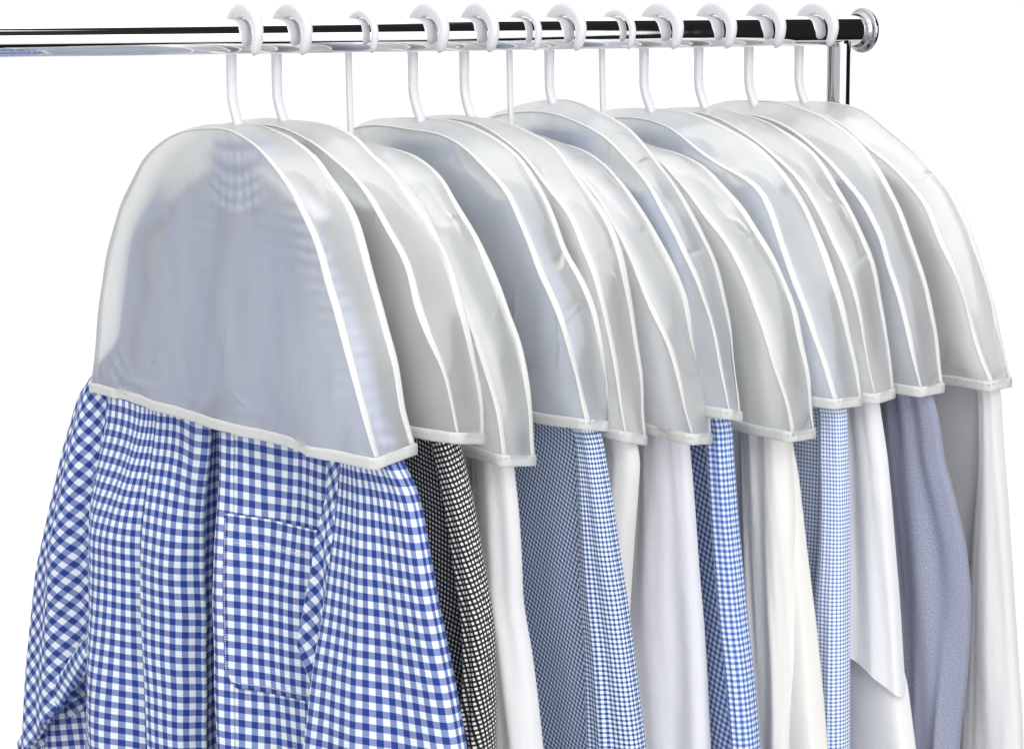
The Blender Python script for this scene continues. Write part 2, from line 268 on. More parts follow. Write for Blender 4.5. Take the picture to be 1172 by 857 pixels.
def check_cloth(name, period, white, mid, dark, duty=.5, soft=.06, weave=.12, translucent=.08):
    m, t = new_mat(name)
    tc = N(t, 'ShaderNodeTexCoord'); sp = N(t, 'ShaderNodeSeparateXYZ')
    t.links.new(tc.outputs['UV'], sp.inputs[0])
    st = []
    for k in (0, 1):
        f = math_node(t, 'FRACT', math_node(t, 'MULTIPLY', sp.outputs[k], 1.0 / period))
        st.append(math_node(t, 'MULTIPLY', rng(t, f, 0, soft), rng(t, f, duty, duty + soft, 1, 0)))
    v = math_node(t, 'MULTIPLY', math_node(t, 'ADD', st[0], st[1]), .5)
    nn = noise_fac(t, scaled(t, tc.outputs['UV'], (1500, 1500, 1)), 1.0, 1)
    v = math_node(t, 'ADD', v, math_node(t, 'MULTIPLY', math_node(t, 'SUBTRACT', nn, .5), weave), True)
    cr = N(t, 'ShaderNodeValToRGB')
    e = cr.color_ramp.elements
    e[0].position = 0; e[0].color = (*white, 1); e[1].position = 1; e[1].color = (*dark, 1)
    q = e.new(.5); q.color = (*mid, 1)
    t.links.new(v, cr.inputs[0])
    wr = noise_fac(t, scaled(t, tc.outputs['UV'], (24, 9, 1)), 1.0, 6, .6)
    out_mat(t, cloth_shader(t, cr.outputs[0], white, bump(t, wr, .5, .006), translucent))
    return m
def chambray(name):
    m, t = new_mat(name)
    tc = N(t, 'ShaderNodeTexCoord')
    a = noise_fac(t, scaled(t, tc.outputs['UV'], (1300, 650, 1)), 1.0, 2)
    b = noise_fac(t, scaled(t, tc.outputs['UV'], (650, 1300, 1)), 1.0, 2)
    cr = N(t, 'ShaderNodeValToRGB'); e = cr.color_ramp.elements
    e[0].position = .34; e[0].color = (.115, .13, .21, 1); e[1].position = .68; e[1].color = (.455, .475, .59, 1)
    v = math_node(t, 'MULTIPLY', math_node(t, 'ADD', a, b), .5)
    t.links.new(v, cr.inputs[0])
    wr = noise_fac(t, scaled(t, tc.outputs['UV'], (24, 9, 1)), 1.0, 6, .6)
    out_mat(t, cloth_shader(t, cr.outputs[0], (.3, .3, .4), bump(t, wr, .4, .004), .06))
    return m
def film_mat():
    m, t = new_mat('frosted_film')
    tc = N(t, 'ShaderNodeTexCoord'); g = N(t, 'ShaderNodeNewGeometry')
    big = noise_fac(t, scaled(t, tc.outputs['UV'], (9, 5, 1)), 1.0, 2)
    vor = N(t, 'ShaderNodeTexVoronoi'); vor.feature = 'SMOOTH_F1'; vor.inputs['Scale'].default_value = 1.0
    wv = N(t, 'ShaderNodeVectorMath'); wv.operation = 'ADD'
    nn = N(t, 'ShaderNodeTexNoise'); nn.inputs['Scale'].default_value = 12
    t.links.new(tc.outputs['UV'], nn.inputs['Vector'])
    t.links.new(scaled(t, tc.outputs['UV'], (26, 17, 1)), wv.inputs[0]); t.links.new(nn.outputs['Color'], wv.inputs[1])
    t.links.new(wv.outputs[0], vor.inputs['Vector'])
    v2 = N(t, 'ShaderNodeTexVoronoi'); v2.feature = 'DISTANCE_TO_EDGE'; v2.inputs['Scale'].default_value = 1.0
    wv2 = N(t, 'ShaderNodeVectorMath'); wv2.operation = 'ADD'
    t.links.new(scaled(t, tc.outputs['UV'], (15, 10, 1)), wv2.inputs[0]); t.links.new(nn.outputs['Color'], wv2.inputs[1])
    t.links.new(wv2.outputs[0], v2.inputs['Vector'])
    crease = rng(t, v2.outputs['Distance'], 0, .10, 1, 0)
    patch = rng(t, noise_fac(t, scaled(t, tc.outputs['UV'], (8, 6, 1)), 1.0, 2), .48, .62)
    h = math_node(t, 'ADD', big, math_node(t, 'MULTIPLY', vor.outputs['Distance'], .35))
    h = math_node(t, 'ADD', h, math_node(t, 'MULTIPLY', math_node(t, 'MULTIPLY', crease, patch), .16))
    nb = bump(t, h, 1.0, .011)
    d = N(t, 'ShaderNodeBsdfDiffuse'); d.inputs[0].default_value = (.93, .945, .94, 1)
    tl = N(t, 'ShaderNodeBsdfTranslucent'); tl.inputs[0].default_value = (.94, .955, .95, 1)
    t.links.new(nb, d.inputs['Normal']); t.links.new(nb, tl.inputs['Normal'])
    body = N(t, 'ShaderNodeMixShader'); body.inputs[0].default_value = .42
    t.links.new(d.outputs[0], body.inputs[1]); t.links.new(tl.outputs[0], body.inputs[2])
    rf = N(t, 'ShaderNodeBsdfRefraction'); rf.inputs['Roughness'].default_value = .92
    rf.inputs['Color'].default_value = (.97, .975, .975, 1)
    ior = N(t, 'ShaderNodeMix', data_type='FLOAT'); ior.inputs[2].default_value = 1.32; ior.inputs[3].default_value = 1 / 1.32
    t.links.new(g.outputs['Backfacing'], ior.inputs[0]); t.links.new(ior.outputs[0], rf.inputs['IOR'])
    tp = N(t, 'ShaderNodeBsdfTransparent'); tp.inputs[0].default_value = (.97, .975, .975, 1)
    thr = N(t, 'ShaderNodeMixShader'); thr.inputs[0].default_value = .05
    t.links.new(rf.outputs[0], thr.inputs[1]); t.links.new(tp.outputs[0], thr.inputs[2])
    mx = N(t, 'ShaderNodeMixShader')
    cl = rng(t, noise_fac(t, scaled(t, tc.outputs['UV'], (7, 4, 1)), 1.0, 3), .3, .75, .42, .56)
    t.links.new(cl, mx.inputs[0])
    t.links.new(thr.outputs[0], mx.inputs[1]); t.links.new(body.outputs[0], mx.inputs[2])
    gl = N(t, 'ShaderNodeBsdfGlossy'); gl.inputs['Roughness'].default_value = .36; t.links.new(nb, gl.inputs['Normal'])
    fr = N(t, 'ShaderNodeFresnel'); fr.inputs[0].default_value = 1.38
    m2 = N(t, 'ShaderNodeMixShader')
    t.links.new(math_node(t, 'MULTIPLY', fr.outputs[0], .26), m2.inputs[0])
    t.links.new(mx.outputs[0], m2.inputs[1]); t.links.new(gl.outputs[0], m2.inputs[2])
    out_mat(t, m2.outputs[0])
    return m
def tape_mat():
    m, t = new_mat('white_binding_tape')
    tc = N(t, 'ShaderNodeTexCoord')
    n1 = noise_fac(t, tc.outputs['Object'], 260, 2)
    out_mat(t, cloth_shader(t, None, (.80, .805, .795), bump(t, n1, .5, .001), .25))
    return m
def simple_mat(name, col, rough, metal=0.0, nscale=0, nstr=0.0):
    m, t = new_mat(name)
    p = N(t, 'ShaderNodeBsdfPrincipled'); p.inputs['Base Color'].default_value = (*col, 1)
    p.inputs['Metallic'].default_value = metal; p.inputs['Roughness'].default_value = rough
    tc = N(t, 'ShaderNodeTexCoord')
    if nscale:
        t.links.new(bump(t, noise_fac(t, tc.outputs['Object'], nscale, 3), nstr, .002), p.inputs['Normal'])
        t.links.new(rng(t, noise_fac(t, tc.outputs['Object'], nscale * 2, 4), .3, .7, rough * .7, rough * 1.4), p.inputs['Roughness'])
    out_mat(t, p.outputs[0]); return m
CHROME = simple_mat('chrome', (.93, .93, .94), .035, 1.0, 30, .02)
CHROME_DARK_REFL = simple_mat('chrome_dark_reflection', (.42, .42, .44), .06, 1.0, 30, .02)  # same chrome, with dark reflections put into its base colour
PLASTIC = simple_mat('white_plastic', (.70, .70, .735), .35, 0.0, 60, .05)
FILM = film_mat()
TAPE = tape_mat()
THREAD_D = simple_mat('navy_thread', (.05, .07, .25), .8)
THREAD_L = simple_mat('white_thread', (.8, .82, .88), .8)
BUTTON = simple_mat('pearl_button', (.75, .76, .8), .25)

# ------------------------------------------------------------------ garment rack
rack = empty('garment_rack', tuple(O + .815 * R + np.array([0, 0, -O[2]])), 'chrome garment rack rail with a round end cap and one upright post', 'garment rack')
def lathe(name, path_r, axis_o, axis, mat, parent, n=64):
    u = unit(np.cross(axis, [0.3, 0.2, 1.0])); v = np.cross(axis, u)
    rows = [[axis_o + axis * s + (u * math.cos(a) + v * math.sin(a)) * max(r, 1e-5) for a in np.linspace(0, 2 * math.pi, n, endpoint=False)] for s, r in path_r]
    return grid(name, rows, mat, parent, closed=True, caps=True)
RR = .0178
lathe('rail', [(-1.1, RR), (-1.09, RR), (.3, RR), (.835, RR), (.8449, RR), (.845, RR - .002)], O, R, CHROME, rack)
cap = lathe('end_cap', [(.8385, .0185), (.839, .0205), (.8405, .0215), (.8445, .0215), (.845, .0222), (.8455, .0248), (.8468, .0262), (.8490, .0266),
                  (.8512, .0262), (.8528, .0248), (.8535, .022), (.8545, .010), (.8547, .001)], O, R, CHROME_DARK_REFL, rack)
post_o = O + .812 * R
lathe('post', [(-1.62, .0140), (-1.61, .0140), (-.02, .0140), (-.004, .0140)], post_o, Z, CHROME_DARK_REFL, rack, 48)
lathe('post_sleeve', [(-1.62, .0152), (-1.61, .0152), (-.31, .0152), (-.30, .0152), (-.298, .0141)], post_o, Z, CHROME, rack, 48)
# foot bar with end rubber, under the post (below the picture)
lathe('foot', [(-.33, .001), (-.33, .016), (.33, .016), (.33, .001)], post_o - Z * 1.63, W, CHROME, rack, 32)

# ------------------------------------------------------------------ hangers
ORD = ['', 'first', 'second', 'third', 'fourth', 'fifth', 'sixth', 'seventh', 'eighth', 'ninth', 'tenth', 'eleventh', 'last']
SHIRT_LOOK = ['blue gingham', 'black checked', 'white one beside the black checked', 'navy checked', 'narrow white one beside the navy checked', 'cool white',
              'light blue gingham', 'cream white', 'pale blue fine checked', 'white diagonal-sleeved', 'grey blue chambray', 'far right white']
def hanger(i):
    C, Dw, Da = frame(i)
    thin = i in (2, 5, 7)
    where = 'leftmost' if i == 0 else ('nearest the end cap' if i == 11 else ORD[i + 1] + ' from left')
    h = empty('clothes_hanger', C + Z * -.02, '%s white hanger, %s, above the %s shirt' % ('thin' if thin else 'thick', where, SHIRT_LOOK[i].replace('white one', 'white')),
              'hanger', 'white plastic hangers on the rail')
    rt_, ax = (.0078, .0070) if thin else (.0155, .0105)
    rj = random.uniform(-1, 1)
    ri = RR + .0012
    pts = []; wid = []
    # tip (near side) -> over the top -> down the far side
    for k in range(33):
        a = math.radians(-42 + k * (232 / 32.0))
        f = sm((math.degrees(a) + 42) / 80) * (1 - .45 * sm((math.degrees(a) - 115) / 70))
        th = (.0062 if thin else .0085) + ((rt_ - (.0062 if thin else .0085)) * f)
        rr = ri + th / 2 + .0035 * sm((abs(math.degrees(a) - 90) - 20) / 60)
        pts.append((rr * math.cos(a), rr * math.sin(a))); wid.append(th)
    e = pts[-1]; ws = wid[-1]
    sw = .0055 if thin else .0088
    tail = [(e[0] + .0003, -.016), (e[0] + .0008, -.03), (e[0] + .0008, -.050), (e[0] + .0016, -.061), (e[0] + .0048, -.071), (e[0] + .0098, -.081), (e[0] + .016, -.093), (e[0] + .020, -.112)]
    if thin: tail = [(e[0] + .0005 * q, z) for q, z in enumerate((-.016, -.03, -.047, -.062, -.074, -.084, -.096, -.112))]
    pts += tail; wid += [ws + (sw - ws) * min(1, (q + 1) / 3) for q in range(len(tail))]
    n = 84
    q = catmull(np.column_stack([pts, wid]), n)
    path = [C + p[0] * Dw + p[1] * Z for p in q]
    rad = []
    for k in range(n):
        t = q[min(k + 1, n - 1), :2] - q[max(k - 1, 0), :2]
        t = unit(t); rad.append(t[1] * Dw - t[0] * Z)
    wd = q[:, 2].copy(); axl = np.full(n, ax)
    for k, s in enumerate((.35, .7, .9)): wd[k] *= s; axl[k] *= s
    sweep('hook', path, rad, [Da] * n, wd, axl, PLASTIC, h, expo=2.6, n=18)
    # shoulder bar inside the garment
    nb = 41; ww = np.linspace(-.155, .155, nb)
    zb = min(-.122, cov_top(i) - .022)
    bp = [C + w * Dw + Z * (zb - .075 * (abs(w) / .2) ** 1.4) for w in ww]
    sweep('shoulder_bar', bp, [Da] * nb, [Z] * nb, [.018 if abs(w) < .12 else .018 + .006 * (abs(w) - .12) / .08 for w in ww], .007, PLASTIC, h, n=12)
    return h

# ------------------------------------------------------------------ covers
COVER_LABEL = [
 'large translucent shoulder cover on the blue gingham shirt, front panel facing the viewer',
 'frosted shoulder cover with a grey front strip over the black checked shirt',
 'frosted shoulder cover hanging lowest, over the white shirt right of the black check',
 'blue tinted frosted shoulder cover over the navy small check shirt',
 'narrow frosted shoulder cover just right of the navy shirt cover, with a frilled seam',
 'wide frosted cover over the cool white shirt with the broad smooth sleeve',
 'frosted cover peaking highest in the middle, over the light blue gingham shirt',
 'creamy frosted shoulder cover over the cream white shirt with the deep fold',
 'pale lilac frosted shoulder cover over the pale blue fine check shirt',
 'frosted shoulder cover over the white shirt with the diagonal sleeve end',
 'grey blue frosted shoulder cover over the chambray shirt',
 'last frosted shoulder cover at the rail end, with a stitched lower hem']
COVER_CURVES = []
COVER_TOP = [-.089, -.0915, -.112, -.0924, -.0933, -.108, -.0705, -.112, -.0893, -.0913, -.083, -.0798]
def cover(i):
    C, Dw, Da = frame(i)
    root = empty('garment_cover', C + Z * -.24, COVER_LABEL[i], 'garment cover', 'translucent shoulder covers on the hanging shirts')
    n = 97
    Fp, Bp = COVER_SEAMS[i]
    if i == 0: Fp, Bp = [[(w - .016 * sm((-w - .12) / .15), z) for w, z in q] for q in (Fp, Bp)]
    if i == 2: Fp = [(w, z - .034 * (1 - sm((-z - .1) / .16)) if w < .2 else z) for w, z in Fp]
    Fc = catmull(Fp, n); Bc = catmull(Bp, n)
    top = COVER_TOP[i] + .004
    for q in (Fc, Bc):
        for k in range(n):
            d = top - q[k, 1]
            q[k, 1] = top - .5 * (d + math.sqrt(d * d + .009 ** 2))
        for _ in range(3):
            e = q.copy(); q[2:-2] = (e[:-4] + 2 * e[1:-3] + 3 * e[2:-2] + 2 * e[3:-1] + e[4:]) / 9
    # even the hem ends
    af = lambda w, z: -.022 - .009 * sm((-z - .15) / .24) * sm(w / .2) - .004 * sm((-z - .2) / .2)
    ab = lambda w, z: .021 + .004 * sm((-z - .15) / .24)
    sd = i * 7.3
    F3 = []; B3 = []
    for k in range(n):
        w, z = Fc[k]; j = .0016 * nz(k * .21, sd) * (1 if w > -.05 else .5)
        F3.append(C + (w + j) * Dw + (z) * Z + (af(w, z) + .0025 * nz(k * .17, sd + 3)) * Da)
        w, z = Bc[k]; j = .0016 * nz(k * .23, sd + 9)
        B3.append(C + (w + j) * Dw + (z) * Z + (ab(w, z) + .0025 * nz(k * .19, sd + 5)) * Da)
    F3 = np.array(F3); B3 = np.array(B3)
    # gusset: from front seam to back seam
    m = 11; rows = []; UV = []
    sF = np.concatenate([[0], np.cumsum(np.linalg.norm(np.diff(F3, axis=0), axis=1))])
    for k in range(n):
        t0 = F3[max(k - 1, 0)]; t1 = F3[min(k + 1, n - 1)]
        nr = unit(np.cross(unit(t1 - t0), Da))
        if nr @ (F3[k] - (C - .3 * Z)) < 0: nr = -nr
        r = []
        for j in range(m):
            v = j / (m - 1)
            p = F3[k] * (1 - v) + B3[k] * v
            p = p + nr * (.0045 * math.sin(math.pi * v) + .0022 * math.sin(math.pi * v) * nz(k * .16, v * 2.2, sd))
            r.append(p); UV.append((sF[k] + sd, v * .045))
        rows.append(r)
    grid('gusset', rows, FILM, root, UV)
    # panels
    def panel(name, A, S, sign):
        h = n // 2; nc = 61; rows = []; UV = []
        for k in range(h + 1):
            L, Rr = A[k], A[n - 1 - k]; r = []
            for c in range(nc):
                u = c / (nc - 1); p = L * (1 - u) + Rr * u
                q = p - C; w, z = q @ Dw, q[2]
                e = math.sin(math.pi * u) ** .8
                dn = sm((-z - .14) / .22)
                off = 0
                if i == 0 and sign < 0:
                    off += e * (-.010 * dn * math.exp(-((w + .0) / .12) ** 2)) - .014 * dn * math.exp(-((w - .225) / .10) ** 2) * sm(e * 1.6) - .003 * dn * math.exp(-((w + .25) / .06) ** 2)
                off += e * .0045 * (nz(w * 9 + z * 3, z * 4, sd + sign)) + e * .0035 * math.sin(w * 40 + 6 * nz(w * 3, z * 5, sd)) * sm((-z - .2) / .2)
                off += -.0035 * e * dn * math.sin(w * 30 + sd * 2) * (.4 + .6 * sm((-z - .3) / .09))
                # pulled diagonal creases running down from the shoulders
                off += e * .0042 * abs(nz((w + z * .5) * 22, z * 3 + sd, sign * 4.0))
                off = off if sign < 0 else -off + .002
                if sign > 0 : off = -abs(off) * .5
                rr = p + Da * (off if sign < 0 else -off)
                r.append(rr); UV.append((w + sd, z))
            rows.append(r)
        o = grid(name, rows, FILM, root, UV)
        return rows[0]
    hemF = panel('front_panel', F3, sF, -1)
    hemB = panel('back_panel', B3, sF, 1)
    # seam binding tape, lying on the gusset side of each seam
    def binding(A, Bo, nm, wd):
        path = []; sides = []; ups = []; ww = []
        for k in range(n):
            t = unit(A[min(k + 1, n - 1)] - A[max(k - 1, 0)])
            s = unit((Bo[k] - A[k]) - ((Bo[k] - A[k]) @ t) * t)
            u = unit(np.cross(s, t))
            if u @ (A[k] - (C - .3 * Z)) < 0: u = -u
            tw = .5 * nz(k * .13, sd + 20)
            s2 = s * math.cos(tw) + u * math.sin(tw); u2 = u * math.cos(tw) - s * math.sin(tw)
            w_ = wd * (.38 + .62 * sm(abs(k - n / 2) / (n / 2) * 1.6)) * (1 + .15 * nz(k * .3, sd + 30))
            path.append(A[k] + s2 * w_ * .42 + u2 * .0012); sides.append(s2); ups.append(u2); ww.append(w_)
        sweep(nm, path, sides, ups, ww, .0016, TAPE, root, n=8)
    binding(F3, B3, 'seam_binding', .0082)
    binding(B3, F3, 'seam_binding', .0085)
    # hem tape all round the open bottom
    loop = list(hemF) + [F3[-1] * (1 - v) + B3[-1] * v for v in (.25, .5, .75)] + list(hemB[::-1]) + [B3[0] * (1 - v) + F3[0] * v for v in (.25, .5, .75)]
    loop = np.array(loop); L = len(loop)
    ctr = loop.mean(0); path = []; sides = []; ups = []
    for k in range(L):
        t = unit(loop[(k + 1) % L] - loop[k - 1]); t[2] = 0 if abs(t[2]) < .6 else t[2]
        t = unit(t); u = unit(np.cross(t, Z)); 
        d = loop[k] - ctr
        if u @ d < 0: u = -u
        path.append(loop[k] + u * (.0012 + .0006 * nz(k * .5, sd)) - Z * (.001 - .0010 * nz(k * .23, sd + 2))); sides.append(Z); ups.append(u)
    sweep('hem_tape', path, sides, ups, [.0115 + .0012 * nz(k * .4, sd + 8) for k in range(L)], .0022, TAPE, root, closed=True, n=10)
    if True:
        V = []; Fa = []
        cnt = 0
        seq = path[:61]
        seg = catmull(seq, 150)
        for k in range(0, len(seg) - 1, 2):
            a, b = seg[k], seg[k + 1]; t = unit(b - a); u = unit(np.cross(t, Z))
            if u @ Da > 0: u = -u
            for p, dz in ((a, -1), (b, -1), (b, 1), (a, 1)):
                V.append(p + u * .0016 + Z * dz * .00035 - Z * (-.002))
            for p, dz in ((a, -1), (b, -1), (b, 1), (a, 1)):
                V.append(p + u * .0006 + Z * dz * .00035 - Z * (-.002))
            o = cnt * 8; Fa += [(o, o + 1, o + 2, o + 3), (o, o + 4, o + 5, o + 1), (o + 3, o + 2, o + 6, o + 7), (o, o + 3, o + 7, o + 4), (o + 1, o + 5, o + 6, o + 2)]; cnt += 1
        mesh_obj('stitching', V, Fa, STITCH if i == 11 else TAPE, root, smooth=False)
    return Fc, Bc
STITCH = simple_mat('grey_thread', (.5, .5, .52), .7)
for i in range(12): COVER_CURVES.append(cover(i))
def cover_right(i, z):
    """outermost 'across' value that stays inside cover i at height z"""
    r = []
    for cv in COVER_CURVES[i]:
        half = cv[len(cv) // 2:]; zz = half[:, 1][::-1]; ww = half[:, 0][::-1]
        r.append(np.interp(z, zz, ww))
    return min(r)
def cover_left(i, z):
    r = []
    for cv in COVER_CURVES[i]:
        half = cv[:len(cv) // 2]
        r.append(np.interp(z, half[:, 1], half[:, 0]))
    return max(r)

def cov_top(i): return min(max(c[:, 1]) for c in COVER_CURVES[i])
for i in range(12): hanger(i)

# ------------------------------------------------------------------ shirts
def rot_uv(u, v, deg):
    c, s = math.cos(math.radians(deg)), math.sin(math.radians(deg)); return (u * c - v * s, u * s + v * c)
def super_ring(n, e=.7):
    out = []
    for j in range(n):
        a = 2 * math.pi * j / n; c, s = math.cos(a), math.sin(a)
        out.append((math.copysign(abs(c) ** e, c), math.copysign(abs(s) ** e, s)))
    return out
def tube(name, rows, C, Dw, Da, mat, parent, uvrot=0, seed=0, fold=.003, nf=3, cut=None, n=96, nrow=90, e=.7, slant=0.0):
    """flattened cloth tube; rows = (z, a, w, half width, half depth, turn)"""
    rows = np.array(rows, float)
    zt, zb = rows[0, 0], rows[-1, 0]
    zs = np.linspace(zt, zb, nrow)
    order = np.argsort(rows[:, 0])
    col = lambda z, k: np.interp(z, rows[order, 0], rows[order, k])
    ker = np.array([1, 4, 6, 4, 1.]) / 16
    tab = np.array([[col(z, k) for k in range(1, 6)] for z in zs])
    pad = np.vstack([tab[:1], tab[:1], tab, tab[-1:], tab[-1:]])
    tab = sum(ker[q] * pad[q:q + len(tab)] for q in range(5))
    ring = super_ring(n, e); P = []; UV = []
    mid = tab[len(tab) // 2]
    arc = [0.0]
    for j in range(1, n + 1):
        a, b = ring[j - 1], ring[j % n]
        arc.append(arc[-1] + math.hypot((a[0] - b[0]) * mid[2], (a[1] - b[1]) * mid[3]))
    for k, z in enumerate(zs):
        a0, w0, hw, ha, ph = tab[k]
        D = Dw * math.cos(ph) + Da * math.sin(ph); Nn = Da * math.cos(ph) - Dw * math.sin(ph)
        g = sm((zt - z) / .25)
        r = []
        for j in range(n + 1):
            jj = j % n
            x, y = ring[jj]
            s = arc[jj]
            th = 2 * math.pi * jj / n
            amp = fold * min(1.0, hw / .034) * g * (1 + 1.3 * sm((-z - .35) / .4)) * (1 - .75 * abs(x) ** 3)
            f = amp * (math.sin(nf * x * math.pi + seed + slant * z + 2.2 * nz(x + seed, z * 2.4, 8) + (2.2 if y > 0 else 0)) * .7 + 1.3 * nz(x * 2.1 + seed, z * 3.1, seed + (5 if y > 0 else 0)) + .3 * nz(x * 4 + seed, z * 7, seed + 4))
            zz = z
            if cut is not None:
                zc = cut(w0 + x * hw); zz = zt + (z - zt) * (zc - zt) / (zb - zt)
            p = C + a0 * Da + w0 * Dw + zz * Z + D * (x * hw) + Nn * (y * ha + f)
            r.append(p); UV.append(rot_uv(arc[j] + seed * .37, zz, uvrot))
        P.append(r)
    return grid(name, P, mat, parent, UV)

def body_rows(i, wr_fn):
    """half sections of a shirt body: z, a, w, half width, half depth, turn"""
    rows = []
    for z in (-.122, -.13, -.145, -.165, -.19, -.22, -.26, -.31, -.36, -.40, -.46, -.54, -.62, -.70, -.78, -.88, -1.0):
        if z > -.2:
            hw = .045 + (.195 - .045) * sm((-.118 - z) / .085) ** .8; wc = 0; ha = .008 + .010 * sm((-.12 - z) / .08)
            hw = min(hw, cover_right(i, z) - .014, -cover_left(i, z) - .014)
        else:
            r = wr_fn(z); l = -.235 - .02 * sm((-z - .4) / .4)
            if z > -.40:
                r = min(r, cover_right(i, z) - .02)
                l = max(l, cover_left(i, z) + .02)
            hw = (r - l) / 2; wc = (r + l) / 2; ha = .015 + .010 * sm((-z - .42) / .3)
        rows.append((z, .002, wc, hw, ha, 0))
    return rows
def right_sleeve_rows(i, a_shift=0.0):
    data = SLEEVE_ROWS[i]
    z0, a0, w0, hw0, ha0, ph0 = data[0]
    rows = []
    for z in (-.165, -.19, -.22, -.26, -.31, -.35):
        s = (z + .165) / (z0 + .165)
        out = cover_right(i, z) - .016
        hw = max(.014, min(hw0, .03) * (.5 + .5 * s) if s < .9 else hw0)
        out0 = min(out, w0 + hw0)
        rows.append((z, a0, out0 - hw, hw, .009 + (ha0 - .009) * s, ph0 * s))
    for r in data:
        r = list(r)
        lim = cover_right(i, -.385) + .008
        if r[2] + r[3] > lim and r[0] > -.40 and i not in (1, 3, 6, 8, 11):
            l = r[2] - r[3]; r[3] = max(.012, (lim - l) / 2); r[2] = lim - r[3]
        rows.append(tuple(r))
    zl = data[-1]; zp = data[-2]
    dz = .24
    f = dz / (zp[0] - zl[0])
    rows.append((zl[0] - dz, zl[1], zl[2] + (zl[2] - zp[2]) * f * .6, max(.012, zl[3] + (zl[3] - zp[3]) * f * .4), zl[4], zl[5]))
    return [(r[0], r[1] + a_shift, r[2], r[3], r[4], r[5]) for r in rows]
def left_sleeve_rows(i):
    rows = []
    for z in (-.165, -.19, -.22, -.26, -.31, -.36, -.42, -.52, -.64, -.78, -.95):
        hw = .02 + .025 * sm((-z - .2) / .3)
        c = max(-.262 - .03 * sm((-z - .4) / .4), cover_left(i, z) + .016 + hw if z > -.41 else -9)
        rows.append((z, .004, c, hw, .010 + .006 * sm((-z - .35) / .2), -.12))
    return rows
def collar(i, mat, parent):
    C, Dw, Da = frame(i); P = []; UV = []
    n = 72
    for k, (z, ew, ea) in enumerate(((-.150, .058, .0095), (-.128, .054, .0090), (-.112, .051, .0090), (-.106, .051, .0095), (-.104, .053, .0105), (-.108, .056, .0110), (-.125, .060, .0115), (-.148, .066, .0115), (-.158, .068, .012))):
        r = []
        for j in range(n + 1):
            a = 2 * math.pi * j / n; c, s = math.cos(a), math.sin(a)
            drop = -.030 * max(0, -s) ** 3 * sm((-z - .1) / .03) if k > 4 else 0
            zz = min(z, cov_top(i) - .012) + drop * .6
            r.append(C + Dw * ew * c + Da * math.copysign(abs(s) ** .7, s) * ea + Z * zz); UV.append((a * .05, z))
        P.append(r)
    return grid('collar', P, mat, parent, UV)
M_SHIRT = [
 check_cloth('blue_gingham', .0138, (.82, .87, .92), (.21, .28, .545), (.026, .050, .25), .5, .05),
 check_cloth('black_micro_check', .0047, (.86, .86, .86), (.035, .035, .038), (.006, .006, .008), .48, .10, .05),
 plain_cloth('white_cotton_cool', (.83, .83, .845)),
 check_cloth('navy_micro_check', .0047, (.86, .90, .94), (.27, .38, .62), (.018, .032, .17), .46, .08, .05),
 plain_cloth('white_cotton_ivory', (.81, .80, .785)),
 plain_cloth('white_cotton_lilac', (.80, .80, .85)),
 check_cloth('light_blue_gingham', .0060, (.80, .85, .90), (.27, .38, .68), (.05, .11, .40), .5, .12, .08),
 plain_cloth('white_cotton_cream', (.83, .82, .79)),
 check_cloth('pale_blue_check', .0042, (.84, .88, .93), (.40, .50, .74), (.07, .13, .38), .42, .12, .05),
 plain_cloth('white_cotton_grey', (.81, .81, .82)),
 chambray('blue_grey_chambray'),
 plain_cloth('white_cotton_far', (.77, .77, .775))]
SHIRT_LABEL = [
 'large blue and white gingham shirt with chest pocket, hanging nearest the camera',
 'black and white micro check shirt, only its sleeve showing right of the blue gingham',
 'plain white shirt sleeve between the black checked and the navy checked shirts',
 'navy and white small check shirt with a dark vertical crease between two layers',
 'narrow plain white sleeve squeezed just right of the navy checked shirt',
 'cool white shirt with a wide smooth sleeve, left of the light blue gingham one',
 'light blue gingham shirt with a shiny darker blue fold, between two white shirts',
 'cream white shirt with a deep vertical fold low down, right of the light blue gingham',
 'pale blue fine check shirt, a straight strip between two white shirts',
 'white shirt whose sleeve ends in a diagonal edge over a shaded layer',
 'grey blue chambray shirt with soft bulging sleeve, second from the right',
 'white shirt at the far right end of the rail']
BIAS = [0, 12, 0, 24, 0, 0, 18, 0, 0, 0, 8, 0]
